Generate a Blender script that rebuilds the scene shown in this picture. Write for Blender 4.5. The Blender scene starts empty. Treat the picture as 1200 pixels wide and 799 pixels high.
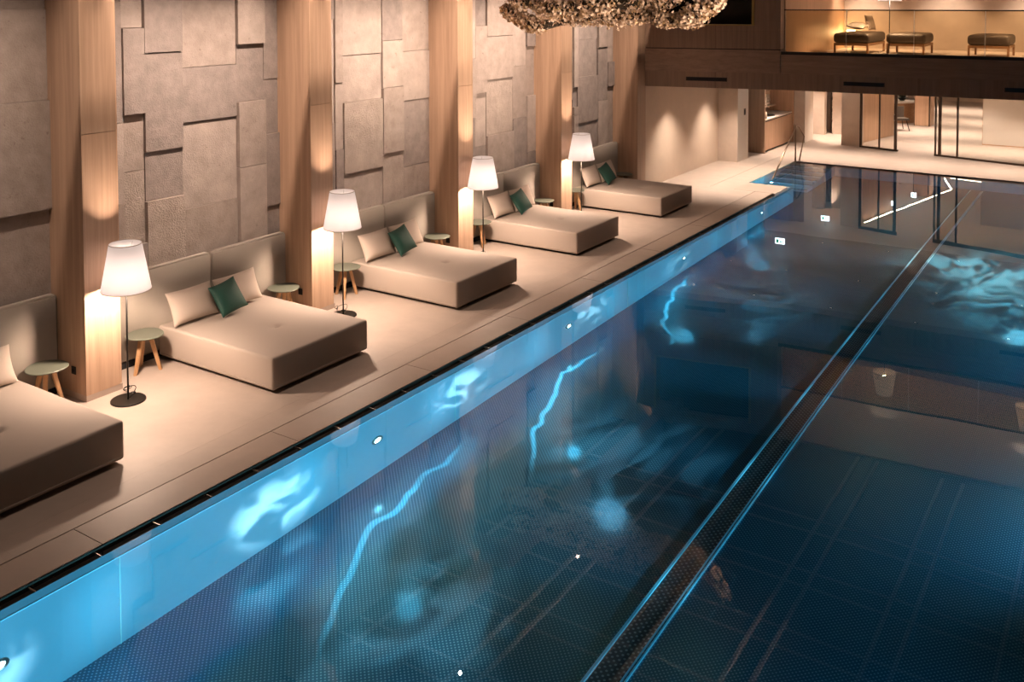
import bpy, bmesh, math, random
from mathutils import Vector, Matrix, Euler
random.seed(7)
SC = bpy.context.scene
COL = SC.collection
PI = math.pi

# ------------------------------------------------------------------ materials
def new_mat(name):
    m = bpy.data.materials.new(name); m.use_nodes = True
    nt = m.node_tree; b = nt.nodes['Principled BSDF']
    return m, nt, b
def lnk(nt, a, b): nt.links.new(a, b)
def S(b, **k):
    for n, v in k.items():
        n = n.replace('_', ' ')
        if n in b.inputs: b.inputs[n].default_value = v
def rgb(c): return (c[0], c[1], c[2], 1)
def plain(name, col, rough=.5, metal=0., bump=0, bscale=200, emis=None, es=0, spec=None):
    m, nt, b = new_mat(name)
    S(b, Base_Color=rgb(col), Roughness=rough, Metallic=metal)
    if spec is not None: b.inputs['Specular IOR Level'].default_value = spec
    if emis: S(b, Emission_Color=rgb(emis), Emission_Strength=es)
    tc = nt.nodes.new('ShaderNodeTexCoord')
    n = nt.nodes.new('ShaderNodeTexNoise'); n.inputs['Scale'].default_value = bscale
    lnk(nt, tc.outputs['Object'], n.inputs['Vector'])
    if bump:
        bp = nt.nodes.new('ShaderNodeBump'); bp.inputs['Strength'].default_value = bump; bp.inputs['Distance'].default_value = .01
        lnk(nt, n.outputs['Fac'], bp.inputs['Height']); lnk(nt, bp.outputs['Normal'], b.inputs['Normal'])
    else:
        mr = nt.nodes.new('ShaderNodeMapRange'); mr.inputs['To Min'].default_value = max(0, rough-.04); mr.inputs['To Max'].default_value = min(1, rough+.04)
        lnk(nt, n.outputs['Fac'], mr.inputs['Value']); lnk(nt, mr.outputs['Result'], b.inputs['Roughness'])
    return m
def wood(name, c1, c2, rough=.5, axis='Z', scale=1.0, plank=None):
    m, nt, b = new_mat(name)
    tc = nt.nodes.new('ShaderNodeTexCoord'); mp = nt.nodes.new('ShaderNodeMapping')
    s = {'Z': (14, 14, .5), 'X': (.5, 14, 14), 'Y': (14, .5, 14)}[axis]
    mp.inputs['Scale'].default_value = [v*scale for v in s]
    n1 = nt.nodes.new('ShaderNodeTexNoise'); n1.inputs['Scale'].default_value = 1.0; n1.inputs['Detail'].default_value = 6
    n1.inputs['Distortion'].default_value = .6
    n2 = nt.nodes.new('ShaderNodeTexNoise'); n2.inputs['Scale'].default_value = 6; n2.inputs['Detail'].default_value = 3
    lnk(nt, tc.outputs['Object'], mp.inputs['Vector'])
    lnk(nt, mp.outputs['Vector'], n1.inputs['Vector']); lnk(nt, mp.outputs['Vector'], n2.inputs['Vector'])
    mx = nt.nodes.new('ShaderNodeMath'); mx.operation = 'MULTIPLY_ADD'; mx.inputs[1].default_value = .35
    lnk(nt, n2.outputs['Fac'], mx.inputs[0]); lnk(nt, n1.outputs['Fac'], mx.inputs[2])
    cr = nt.nodes.new('ShaderNodeValToRGB'); cr.color_ramp.elements[0].color = rgb(c1); cr.color_ramp.elements[1].color = rgb(c2)
    cr.color_ramp.elements[0].position = .42; cr.color_ramp.elements[1].position = .85
    lnk(nt, mx.outputs[0], cr.inputs['Fac'])
    out = cr.outputs['Color']
    if plank:
        bk = nt.nodes.new('ShaderNodeTexBrick'); bk.offset = .37
        bk.inputs['Color1'].default_value = (1, 1, 1, 1); bk.inputs['Color2'].default_value = (.82, .8, .78, 1); bk.inputs['Mortar'].default_value = (.72, .68, .66, 1)
        bk.inputs['Scale'].default_value = 1; bk.inputs['Mortar Size'].default_value = .0025
        bk.inputs['Brick Width'].default_value = plank[0]; bk.inputs['Row Height'].default_value = plank[1]
        m2 = nt.nodes.new('ShaderNodeMapping'); m2.inputs['Rotation'].default_value = plank[2]
        lnk(nt, tc.outputs['Object'], m2.inputs['Vector']); lnk(nt, m2.outputs['Vector'], bk.inputs['Vector'])
        mm = nt.nodes.new('ShaderNodeMix'); mm.data_type = 'RGBA'; mm.blend_type = 'MULTIPLY'; mm.inputs[0].default_value = 1
        lnk(nt, out, mm.inputs[6]); lnk(nt, bk.outputs['Color'], mm.inputs[7]); out = mm.outputs[2]
    lnk(nt, out, b.inputs['Base Color']); S(b, Roughness=rough)
    bp = nt.nodes.new('ShaderNodeBump'); bp.inputs['Strength'].default_value = .12; bp.inputs['Distance'].default_value = .003
    lnk(nt, n1.outputs['Fac'], bp.inputs['Height']); lnk(nt, bp.outputs['Normal'], b.inputs['Normal'])
    return m
def stone(name, c, rough=.75, bump=.35, bs=6, var=.1, pits=True, fine=60):
    m, nt, b = new_mat(name)
    tc = nt.nodes.new('ShaderNodeTexCoord')
    n1 = nt.nodes.new('ShaderNodeTexNoise'); n1.inputs['Scale'].default_value = bs; n1.inputs['Detail'].default_value = 7; n1.inputs['Roughness'].default_value = .6
    n2 = nt.nodes.new('ShaderNodeTexNoise'); n2.inputs['Scale'].default_value = fine; n2.inputs['Detail'].default_value = 4
    for n in (n1, n2): lnk(nt, tc.outputs['Object'], n.inputs['Vector'])
    cr = nt.nodes.new('ShaderNodeValToRGB')
    cr.color_ramp.elements[0].position = .3; cr.color_ramp.elements[1].position = .7
    cr.color_ramp.elements[0].color = rgb([v*(1-var) for v in c]); cr.color_ramp.elements[1].color = rgb([min(1, v*(1+var)) for v in c])
    lnk(nt, n1.outputs['Fac'], cr.inputs['Fac'])
    out = cr.outputs['Color']
    if pits:
        n3 = nt.nodes.new('ShaderNodeTexNoise'); n3.inputs['Scale'].default_value = 9; n3.inputs['Detail'].default_value = 8; n3.inputs['Roughness'].default_value = .75
        lnk(nt, tc.outputs['Object'], n3.inputs['Vector'])
        c3 = nt.nodes.new('ShaderNodeValToRGB'); c3.color_ramp.elements[0].position = .61; c3.color_ramp.elements[1].position = .70
        c3.color_ramp.elements[0].color = (1, 1, 1, 1); c3.color_ramp.elements[1].color = (.6, .55, .52, 1)
        lnk(nt, n3.outputs['Fac'], c3.inputs['Fac'])
        mm = nt.nodes.new('ShaderNodeMix'); mm.data_type = 'RGBA'; mm.blend_type = 'MULTIPLY'; mm.inputs[0].default_value = 1
        lnk(nt, out, mm.inputs[6]); lnk(nt, c3.outputs['Color'], mm.inputs[7]); out = mm.outputs[2]
    lnk(nt, out, b.inputs['Base Color']); S(b, Roughness=rough)
    ad = nt.nodes.new('ShaderNodeMath'); ad.operation = 'MULTIPLY_ADD'; ad.inputs[1].default_value = .5
    lnk(nt, n2.outputs['Fac'], ad.inputs[0]); lnk(nt, n1.outputs['Fac'], ad.inputs[2])
    bp = nt.nodes.new('ShaderNodeBump'); bp.inputs['Strength'].default_value = bump; bp.inputs['Distance'].default_value = .02
    lnk(nt, ad.outputs[0], bp.inputs['Height']); lnk(nt, bp.outputs['Normal'], b.inputs['Normal'])
    return m

M = {}
M['oak'] = wood('oak_panel', (.40, .265, .18), (.54, .37, .26), .5, 'Z')
M['oak_dark'] = wood('oak_beam_vertical', (.27, .18, .13), (.38, .26, .19), .55, 'Z', 1, (6, .55, (0, PI/2, 0)))
M['oak_beam'] = wood('oak_beam', (.27, .18, .13), (.40, .27, .195), .55, 'X')
M['oak_leg'] = wood('oak_leg', (.45, .25, .12), (.62, .38, .2), .45, 'Z', 2)
M['oak_red'] = wood('warm_oak', (.50, .32, .205), (.64, .42, .28), .5, 'Z')
M['ceil_wood'] = wood('ceiling_boards', (.46, .36, .29), (.54, .43, .35), .6, 'X')
STN = [stone('cladding_stone_%s' % n, c, .8, bu, bs, .17) for n, c, bu, bs in (
    ('warm', (.285, .238, .213), .6, 5), ('grey', (.23, .195, .18), .7, 6), ('pale', (.325, .275, .248), .6, 4), ('rough', (.32, .27, .24), 1.5, 3.5))]
M['deck'] = stone('deck_stone', (.46, .385, .335), .55, .06, 3, .06, False, 80)
M['coping'] = stone('coping_stone', (.44, .36, .31), .5, .06, 3, .05, False, 80)
M['groove'] = plain('dark_joint', (.06, .045, .035), .9)
M['plaster'] = stone('beige_plaster', (.66, .54, .44), .8, .06, 4, .03, False, 120)
M['plaster_stone'] = stone('beige_limestone', (.57, .475, .40), .7, .12, 4, .07, False, 90)
M['white'] = plain('white_plaster', (.78, .72, .66), .7)
M['fabric'] = plain('beige_fabric', (.46, .395, .345), .85, 0, .25, 500)
M['fabric_head'] = plain('headboard_fabric', (.35, .31, .265), .8, 0, .2, 500)
M['pillow'] = plain('cream_fabric', (.56, .475, .41), .9, 0, .3, 400)
M['green'] = plain('green_velvet', (.012, .075, .055), .6, 0, .15, 300)
M['table'] = plain('sage_lacquer', (.15, .165, .13), .4)
M['black'] = plain('black_metal', (.02, .018, .016), .4, .5)
M['bronze'] = plain('dark_bronze', (.07, .045, .03), .4, .6)
M['brass'] = plain('brass', (.55, .38, .14), .3, .9)
M['rail'] = plain('bronzed_steel', (.30, .22, .16), .35, .9)
M['steel'] = plain('brushed_steel', (.45, .42, .38), .3, 1)
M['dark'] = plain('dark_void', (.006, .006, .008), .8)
M['cushion'] = plain('dark_leather', (.075, .058, .045), .5, 0, .1, 60)
M['teak'] = wood('lounger_wood', (.25, .13, .06), (.36, .2, .1), .45, 'X')
M['counter'] = plain('white_counter', (.8, .74, .68), .3)
M['towel'] = plain('rolled_towel', (.62, .52, .43), .95, 0, .5, 120)
M['ceil'] = plain('pale_ceiling', (.82, .74, .68), .8)
M['hallceil'] = plain('dark_ceiling_panel', (.055, .055, .055), .45)
M['batten'] = plain('ceiling_batten', (.5, .46, .42), .6)
M['leaf'] = plain('dark_leaf', (.02, .03, .015), .6)
M['sign'] = plain('sign_face', (.8, .9, .95), .4, 0, 0, 100, (.75, .93, 1.0), 6)
M['sign_green'] = plain('sign_pictogram', (.0, .25, .12), .5, 0, 0, 100, (.0, .5, .2), .5)
M['strip'] = plain('light_strip', (1, .9, .8), .5, 0, 0, 100, (1.0, .80, .62), 16)
M['bulb'] = plain('lamp_bulb', (1, .9, .8), .5, 0, 0, 100, (1.0, .74, .45), 60)
M['downlight'] = plain('downlight_lens', (1, .9, .8), .5, 0, 0, 100, (1.0, .74, .45), 2)
M['wallglow'] = plain('wall_light_lens', (1, .9, .8), .5, 0, 0, 100, (1.0, .72, .38), 14)
M['poollens'] = plain('pool_light_lens', (.9, 1, 1), .3, 0, 0, 100, (.6, .95, 1.0), 9)

# lamp shade: thin translucent fabric
m, nt, b = new_mat('lamp_shade_fabric'); M['shade'] = m
nt.nodes.remove(b)
out = nt.nodes['Material Output']
df = nt.nodes.new('ShaderNodeBsdfDiffuse'); df.inputs['Color'].default_value = (.78, .75, .74, 1)
tr = nt.nodes.new('ShaderNodeBsdfTranslucent'); tr.inputs['Color'].default_value = (.76, .75, .80, 1)
mx = nt.nodes.new('ShaderNodeMixShader'); mx.inputs[0].default_value = .5
no = nt.nodes.new('ShaderNodeTexNoise'); no.inputs['Scale'].default_value = 180
bp = nt.nodes.new('ShaderNodeBump'); bp.inputs['Strength'].default_value = .1
lnk(nt, no.outputs['Fac'], bp.inputs['Height']); lnk(nt, bp.outputs['Normal'], df.inputs['Normal'])
em = nt.nodes.new('ShaderNodeEmission'); em.inputs['Color'].default_value = (1.0, .80, .68, 1); em.inputs['Strength'].default_value = .15
ad = nt.nodes.new('ShaderNodeAddShader')
lnk(nt, df.outputs[0], mx.inputs[1]); lnk(nt, tr.outputs[0], mx.inputs[2]); lnk(nt, mx.outputs[0], ad.inputs[0]); lnk(nt, em.outputs[0], ad.inputs[1])
lnk(nt, ad.outputs[0], out.inputs['Surface'])

# water surface
m, nt, b = new_mat('pool_water'); M['water'] = m
S(b, Base_Color=(.50, .86, .96, 1), Roughness=0.0, IOR=1.33, Transmission_Weight=1.0)
tc = nt.nodes.new('ShaderNodeTexCoord')
no = nt.nodes.new('ShaderNodeTexNoise'); no.inputs['Scale'].default_value = .9; no.inputs['Detail'].default_value = 1
lnk(nt, tc.outputs['Object'], no.inputs['Vector'])
bp = nt.nodes.new('ShaderNodeBump'); bp.inputs['Strength'].default_value = .05; bp.inputs['Distance'].default_value = .02
lnk(nt, no.outputs['Fac'], bp.inputs['Height']); lnk(nt, bp.outputs['Normal'], b.inputs['Normal'])

# clear glass (thin sheets with real thickness)
def glass(name, tint, refl=.06):
    m, nt, b = new_mat(name); nt.nodes.remove(b); out = nt.nodes['Material Output']
    t = nt.nodes.new('ShaderNodeBsdfTransparent'); t.inputs['Color'].default_value = rgb(tint)
    g = nt.nodes.new('ShaderNodeBsdfGlossy'); g.inputs['Roughness'].default_value = .01
    fr = nt.nodes.new('ShaderNodeFresnel'); fr.inputs['IOR'].default_value = 1.25
    no = nt.nodes.new('ShaderNodeTexNoise'); no.inputs['Scale'].default_value = .5
    bp = nt.nodes.new('ShaderNodeBump'); bp.inputs['Strength'].default_value = .01
    lnk(nt, no.outputs['Fac'], bp.inputs['Height']); lnk(nt, bp.outputs['Normal'], g.inputs['Normal'])
    mx = nt.nodes.new('ShaderNodeMixShader'); lnk(nt, fr.outputs[0], mx.inputs[0]); lnk(nt, t.outputs[0], mx.inputs[1]); lnk(nt, g.outputs[0], mx.inputs[2])
    lnk(nt, mx.outputs[0], out.inputs['Surface']); return m
M['glass'] = glass('clear_glass', (.97, .97, .95))
M['glass_amber'] = glass('bronze_glass', (.85, .78, .64))
M['glass_edge'] = plain('polished_glass_edge', (.75, .8, .72), .2)

# pool steel: studded anti-slip floor, smooth sheet wall
def studs(name, base, dot, rough, cell=.031, metal=.75):
    m, nt, b = new_mat(name)
    tc = nt.nodes.new('ShaderNodeTexCoord'); mp = nt.nodes.new('ShaderNodeMapping')
    mp.inputs['Rotation'].default_value = (0, 0, PI/4); mp.inputs['Scale'].default_value = (1/cell,)*3
    lnk(nt, tc.outputs['Object'], mp.inputs['Vector'])
    fr = nt.nodes.new('ShaderNodeVectorMath'); fr.operation = 'FRACTION'; lnk(nt, mp.outputs['Vector'], fr.inputs[0])
    sb = nt.nodes.new('ShaderNodeVectorMath'); sb.operation = 'SUBTRACT'; sb.inputs[1].default_value = (.5, .5, 0); lnk(nt, fr.outputs[0], sb.inputs[0])
    ml = nt.nodes.new('ShaderNodeVectorMath'); ml.operation = 'MULTIPLY'; ml.inputs[1].default_value = (1, 1, 0); lnk(nt, sb.outputs[0], ml.inputs[0])
    le = nt.nodes.new('ShaderNodeVectorMath'); le.operation = 'LENGTH'; lnk(nt, ml.outputs[0], le.inputs[0])
    mr = nt.nodes.new('ShaderNodeMapRange'); mr.interpolation_type = 'SMOOTHSTEP'
    mr.inputs['From Min'].default_value = .30; mr.inputs['From Max'].default_value = .18; mr.inputs['To Min'].default_value = 0; mr.inputs['To Max'].default_value = 1
    lnk(nt, le.outputs['Value'], mr.inputs['Value'])
    mm = nt.nodes.new('ShaderNodeMix'); mm.data_type = 'RGBA'; mm.inputs[6].default_value = rgb(base); mm.inputs[7].default_value = rgb(dot)
    lnk(nt, mr.outputs['Result'], mm.inputs[0]); lnk(nt, mm.outputs[2], b.inputs['Base Color'])
    # sheet seams
    bk = nt.nodes.new('ShaderNodeTexBrick'); bk.offset = 0
    bk.inputs['Color1'].default_value = (1, 1, 1, 1); bk.inputs['Color2'].default_value = (1, 1, 1, 1); bk.inputs['Mortar'].default_value = (0, 0, 0, 1)
    bk.inputs['Scale'].default_value = 1; bk.inputs['Mortar Size'].default_value = .004; bk.inputs['Brick Width'].default_value = 1.5; bk.inputs['Row Height'].default_value = 4.4
    lnk(nt, tc.outputs['Object'], bk.inputs['Vector'])
    bp = nt.nodes.new('ShaderNodeBump'); bp.inputs['Strength'].default_value = .10; bp.inputs['Distance'].default_value = .003
    lnk(nt, mr.outputs['Result'], bp.inputs['Height'])
    b2 = nt.nodes.new('ShaderNodeBump'); b2.inputs['Strength'].default_value = .4; b2.inputs['Distance'].default_value = .01
    lnk(nt, bk.outputs['Color'], b2.inputs['Height']); lnk(nt, bp.outputs['Normal'], b2.inputs['Normal'])
    lnk(nt, b2.outputs['Normal'], b.inputs['Normal'])
    S(b, Roughness=rough, Metallic=metal)
    return m
M['poolfloor'] = studs('studded_steel', (.05, .19, .27), (.30, .56, .66), .13, .031, .62)  # blue water tint and stud glints are put into these steel colours
M['poolwall'] = plain('sheet_steel', (.42, .52, .58), .42, .35)
M['channel'] = studs('grating_steel', (.06, .08, .09), (.3, .36, .38), .35, .045)
M['cyan_line'] = plain('channel_edge_steel', (.75, .95, 1), .6, 0)

# ------------------------------------------------------------------ helpers
def tag(o, label=None, cat=None, group=None, kind=None):
    if label: o['label'] = label
    if cat: o['category'] = cat
    if group: o['group'] = group
    if kind: o['kind'] = kind
    return o
def empty(name, loc, rz=0):
    o = bpy.data.objects.new(name, None); o.location = loc; o.rotation_euler = (0, 0, rz); o.empty_display_size = .1
    COL.objects.link(o); return o
def obj(name, bm, mats, parent=None, smooth=False, loc=None, rot=None):
    me = bpy.data.meshes.new(name)
    bmesh.ops.recalc_face_normals(bm, faces=bm.faces)
    bm.to_mesh(me); bm.free()
    if not isinstance(mats, (list, tuple)): mats = [mats]
    for mt in mats: me.materials.append(mt)
    if smooth:
        for p in me.polygons: p.use_smooth = True
    o = bpy.data.objects.new(name, me); COL.objects.link(o)
    if parent: o.parent = parent
    if loc is not None: o.location = loc
    if rot is not None: o.rotation_euler = rot
    return o
def bx(bm, x0, x1, y0, y1, z0, z1, mi=0):
    vs = [bm.verts.new((x, y, z)) for z in (z0, z1) for y in (y0, y1) for x in (x0, x1)]
    for f in ((0, 1, 3, 2), (4, 5, 7, 6), (0, 1, 5, 4), (2, 3, 7, 6), (0, 2, 6, 4), (1, 3, 7, 5)):
        fc = bm.faces.new([vs[i] for i in f]); fc.material_index = mi
    return vs
def prism(bm, pts, z0, z1, mi=0):
    a = [bm.verts.new((p[0], p[1], z0)) for p in pts]; b = [bm.verts.new((p[0], p[1], z1)) for p in pts]
    n = len(pts)
    bm.faces.new(a).material_index = mi; bm.faces.new(b).material_index = mi
    for i in range(n): bm.faces.new([a[i], a[(i+1) % n], b[(i+1) % n], b[i]]).material_index = mi
def NB(): return bmesh.new()
def box(name, x0, x1, y0, y1, z0, z1, m, parent=None, bev=0, seg=2):
    bm = NB(); bx(bm, x0, x1, y0, y1, z0, z1)
    if bev: bmesh.ops.bevel(bm, geom=bm.edges[:], offset=bev, segments=seg, affect='EDGES', profile=.5)
    return obj(name, bm, m, parent, smooth=False)
def struct(o): o['kind'] = 'structure'; return o
def lathe(bm, prof, n=40, closed=False, c=(0, 0)):
    rings = []
    for r, z in prof:
        rings.append([bm.verts.new((c[0]+r*math.cos(2*PI*i/n), c[1]+r*math.sin(2*PI*i/n), z)) for i in range(n)])
    for a, b in zip(rings, rings[1:]):
        for i in range(n): bm.faces.new([a[i], a[(i+1) % n], b[(i+1) % n], b[i]])
    if closed:
        bm.faces.new(rings[0]); bm.faces.new(rings[-1])
def tube(bm, pts, r, n=10, r2=None):
    pts = [Vector(p) for p in pts]; prev = None; up = Vector((0, 0, 1))
    N = len(pts); rings = []
    for i, p in enumerate(pts):
        d = (pts[min(i+1, N-1)] - pts[max(i-1, 0)]).normalized()
        u = d.cross(up)
        if u.length < 1e-3: u = d.cross(Vector((1, 0, 0)))
        u.normalize(); v = d.cross(u)
        if prev and u.dot(prev) < 0: u = -u; v = -v
        prev = u
        rr = r if r2 is None else r + (r2-r)*i/(N-1)
        rings.append([bm.verts.new(p + rr*(u*math.cos(2*PI*k/n) + v*math.sin(2*PI*k/n))) for k in range(n)])
    for a, b in zip(rings, rings[1:]):
        for k in range(n): bm.faces.new([a[k], a[(k+1) % n], b[(k+1) % n], b[k]])
    bm.faces.new(rings[0]); bm.faces.new(rings[-1])
def copy_tree(o, parent=None):
    c = o.copy(); COL.objects.link(c); c.parent = parent
    for ch in list(o.children): copy_tree(ch, c)
    return c
def spot(name, loc, target, power, col, size, blend=.5, soft=.05):
    l = bpy.data.lights.new(name, 'SPOT'); l.energy = power; l.color = col; l.spot_size = size; l.spot_blend = blend; l.shadow_soft_size = soft
    o = bpy.data.objects.new(name, l); COL.objects.link(o); o.location = loc
    o.rotation_euler = (Vector(target)-Vector(loc)).to_track_quat('-Z', 'Y').to_euler(); return o
def point(name, loc, power, col, soft=.04, parent=None):
    l = bpy.data.lights.new(name, 'POINT'); l.energy = power; l.color = col; l.shadow_soft_size = soft
    o = bpy.data.objects.new(name, l); COL.objects.link(o); o.location = loc
    if parent: o.parent = parent
    return o
def area(name, loc, target, power, col, sx, sy, spread=PI):
    l = bpy.data.lights.new(name, 'AREA'); l.energy = power; l.color = col; l.shape = 'RECTANGLE'; l.size = sx; l.size_y = sy; l.spread = spread
    o = bpy.data.objects.new(name, l); COL.objects.link(o); o.location = loc
    o.rotation_euler = (Vector(target)-Vector(loc)).to_track_quat('-Z', 'Y').to_euler(); return o
WARM = (1.0, .725, .55)
WARM2 = (1.0, .74, .56)

# ------------------------------------------------------------------ setting: floors
PE = -7.115      # deck edge at the overflow slot
YF = 26.42       # far pool edge
XR = .6          # right pool edge
Y0 = -2.0        # near pool edge
ZC = 2.46        # low ceiling under the gallery
ZH = 5.45        # hall ceiling
bm = NB()
bx(bm, -10.6, -7.535, -3.2, 21.72, -.3, 0)
bx(bm, -11.5, -8.645, 21.72, 29.0, -.3, 0)
bx(bm, -8.635, -8.05, 21.72, 29.0, -.3, 0)
bx(bm, -8.05, 3.2, YF, 29.0, -.3, 0)
bx(bm, -11.5, 3.2, 29.0, 46, -.3, 0)
bx(bm, XR, 3.2, -3.2, YF, -.3, 0)
struct(obj('floor', bm, M['deck']))
bm = NB()                                   # coping slabs along the pool, 2.2 m each
ys = [-3.2, .2, 2.4, 4.6, 6.81, 9.01, 11.2, 13.4, 15.6, 17.8, 20.05, 21.72]
for a, b_ in zip(ys, ys[1:]): bx(bm, -7.522, PE, a+.004, b_-.004, -.3, 0)
bx(bm, -8.05, PE+.06, 21.735, 22.7, -.3, 0)
struct(obj('trim_1', bm, M['coping']))
bm = NB(); bx(bm, -8.06, -7.13, -3.2, 21.74, -.3, -.02); bx(bm, -8.66, -8.06, 21.74, 29.0, -.3, -.02)   # dark bed under the joints
struct(obj('trim_2', bm, M['groove']))
# faint shallow slab joints on the deck
bm = NB()
for k in range(6):
    y = 4.1 + 3.49*k
    bx(bm, -9.9, -7.54, y, y+.006, -.001, .0006)
for xx in (-7.87,): bx(bm, xx, xx+.005, 2.5, 21.7, -.001, .0006)
struct(obj('trim_3', bm, M['coping']))

# ------------------------------------------------------------------ pool basin
ZB = -1.5
XW = -6.93
bm = NB(); bx(bm, -8.2, XR+.2, Y0-.2, YF+.2, ZB-.1, ZB); struct(obj('pool_floor', bm, M['poolfloor']))
bm = NB()
vs = bx(bm, XW-.07, XW, Y0, 22.7, ZB, -.035)
for v in vs:
    if v.co.x > XW-.01 and v.co.z > -.1: v.co.z = -.085

struct(obj('wall_pool_left', bm, M['poolwall']))
bm = NB()

bx(bm, XW-.001, XW+.010, Y0, 22.7, -.10, -.084)
struct(obj('trim_pool_rim', bm, M['cyan_line']))
bm = NB()
for y in (2.33, 4.63, 9.22, 13.9, 18.6): bx(bm, XW-.001, XW+.004, y-.004, y+.004, ZB, -.1)
struct(obj('trim_pool_seam', bm, M['glass_edge']))
bm = NB(); bx(bm, -8.05, -8.03, 22.7, YF, -.05, -.003); bx(bm, -8.05, XW-.07, 22.68, 22.7, -.05, -.003)
struct(obj('trim_alcove_edge', bm, M['glass_edge']))
bm = NB()
bx(bm, -8.12, XR, YF, YF+.08, ZB, -.001)
struct(obj('wall_pool_far', bm, M['poolwall']))
bm = NB(); bx(bm, XR, XR+.08, Y0, YF, ZB, -.001); struct(obj('wall_pool_right', bm, M['poolwall']))
bm = NB(); bx(bm, -7.1, XR, Y0-.08, Y0, ZB, -.001); struct(obj('wall_pool_near', bm, M['poolwall']))
bm = NB(); bx(bm, -8.05, XW-.07, 22.62, 22.699, ZB, -.001); struct(obj('wall_alcove_near', bm, M['poolwall']))
bm = NB(); bx(bm, -8.12, -8.051, 22.7, YF, ZB, -.001); struct(obj('wall_alcove_left', bm, M['poolwall']))
# overflow slot
bm = NB(); bx(bm, PE-.01, XW-.07, Y0, 21.8, -.35, -.3); bx(bm, PE-.012, PE-.001, Y0, 21.8, -.35, -.012)
struct(obj('trim_gutter', bm, M['dark']))
bm = NB(); bx(bm, PE-.0005, PE+.006, Y0, 21.9, -.06, -.012)
struct(obj('trim_gutter_edge', bm, M['bronze']))
sb = None
for k in range(38):
    y = .62 + .5566*k
    if y > 21.3: break
    if sb is None:
        bm = NB(); bx(bm, PE+.012, XW-.07, -.004, .004, -.035, -.024)
        sb = obj('slot_bracket', bm, M['steel']); o = sb
    else:
        o = sb.copy(); COL.objects.link(o)
    o.location = (0, y, 0)
    tag(o, 'thin steel bracket bridging the black overflow slot along the pool edge', 'bracket', 'brackets in the overflow slot')
# water sheet
bm = NB()
def quad(x0, x1, y0, y1):
    return bm.faces.new([bm.verts.new(p) for p in ((x0, y0, 0), (x1, y0, 0), (x1, y1, 0), (x0, y1, 0))])
quad(XW-.07, XR-.001, Y0, 22.7)
quad(-8.05, XR-.001, 22.7, YF-.001)
o = obj('pool_water', bm, M['water']); o.location = (0, 0, -.022)
tag(o, 'still clear blue water filling the long swimming pool', 'water', kind='stuff')

# lane channel on the pool floor
root = empty('floor_channel', (-3.43, 12, ZB))
tag(root, 'long grated channel with two bright blue edge strips on the pool floor', 'floor channel')
bm = NB(); bx(bm, -.13, .13, -13.8, 14.3, 0, .006); obj('grating', bm, M['channel'], root)
bm = NB(); bx(bm, -.145, -.12, -13.8, 14.3, 0, .03); obj('edge_strip', bm, M['cyan_line'], root)
bm = NB(); bx(bm, .115, .127, -13.8, 14.3, 0, .03); obj('edge_strip', bm, M['cyan_line'], root)
bm = NB(); bx(bm, .142, .155, -13.8, 14.3, 0, .03); obj('edge_strip', bm, M['cyan_line'], root)

# pool steps in the alcove, going down towards the viewer
bm = NB()
for k in range(6):
    y1 = YF; y0 = YF-.42*(k+1)
    bx(bm, -8.05, -6.95, y0, y1 - (.42*k if k else 0), ZB, -.18-.21*k)
struct(obj('stairs', bm, M['poolwall']))
bm = NB()
for k in range(6): bx(bm, -8.04, -6.95, YF-.42*(k+1)-.004, YF-.42*(k+1)+.05, -.18-.21*k, -.176-.21*k)
struct(obj('trim_stair_nosing', bm, M['dark']))

# underwater lamps in the left wall
pl = None
where = ['cut by the left edge of the picture', 'below the second daybed from the front', 'below the third daybed from the front', 'below the fourth daybed from the front', 'near the pool steps, farthest away']
for k, y in enumerate((3.62, 7.79, 11.98, 16.17, 20.42)):
    if pl is None:
        pl = empty('underwater_light', (XW, y, -.72))
        bm = NB(); lathe(bm, [(.055, 0), (.085, 0), (.085, .012), (.078, .016), (.055, .016), (.055, 0)], 32); obj('bezel', bm, M['steel'], pl, True, rot=(0, PI/2, 0))
        bm = NB(); lathe(bm, [(.0005, .012), (.03, .012), (.054, .006), (.054, .001)], 32); obj('lens', bm, M['poollens'], pl, True, rot=(0, PI/2, 0))
        o = pl
    else:
        o = copy_tree(pl); o.location = (XW, y, -.72)
    tag(o, 'small round light in the blue pool wall, ' + where[k], 'pool light', 'round lights in the pool wall')

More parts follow.
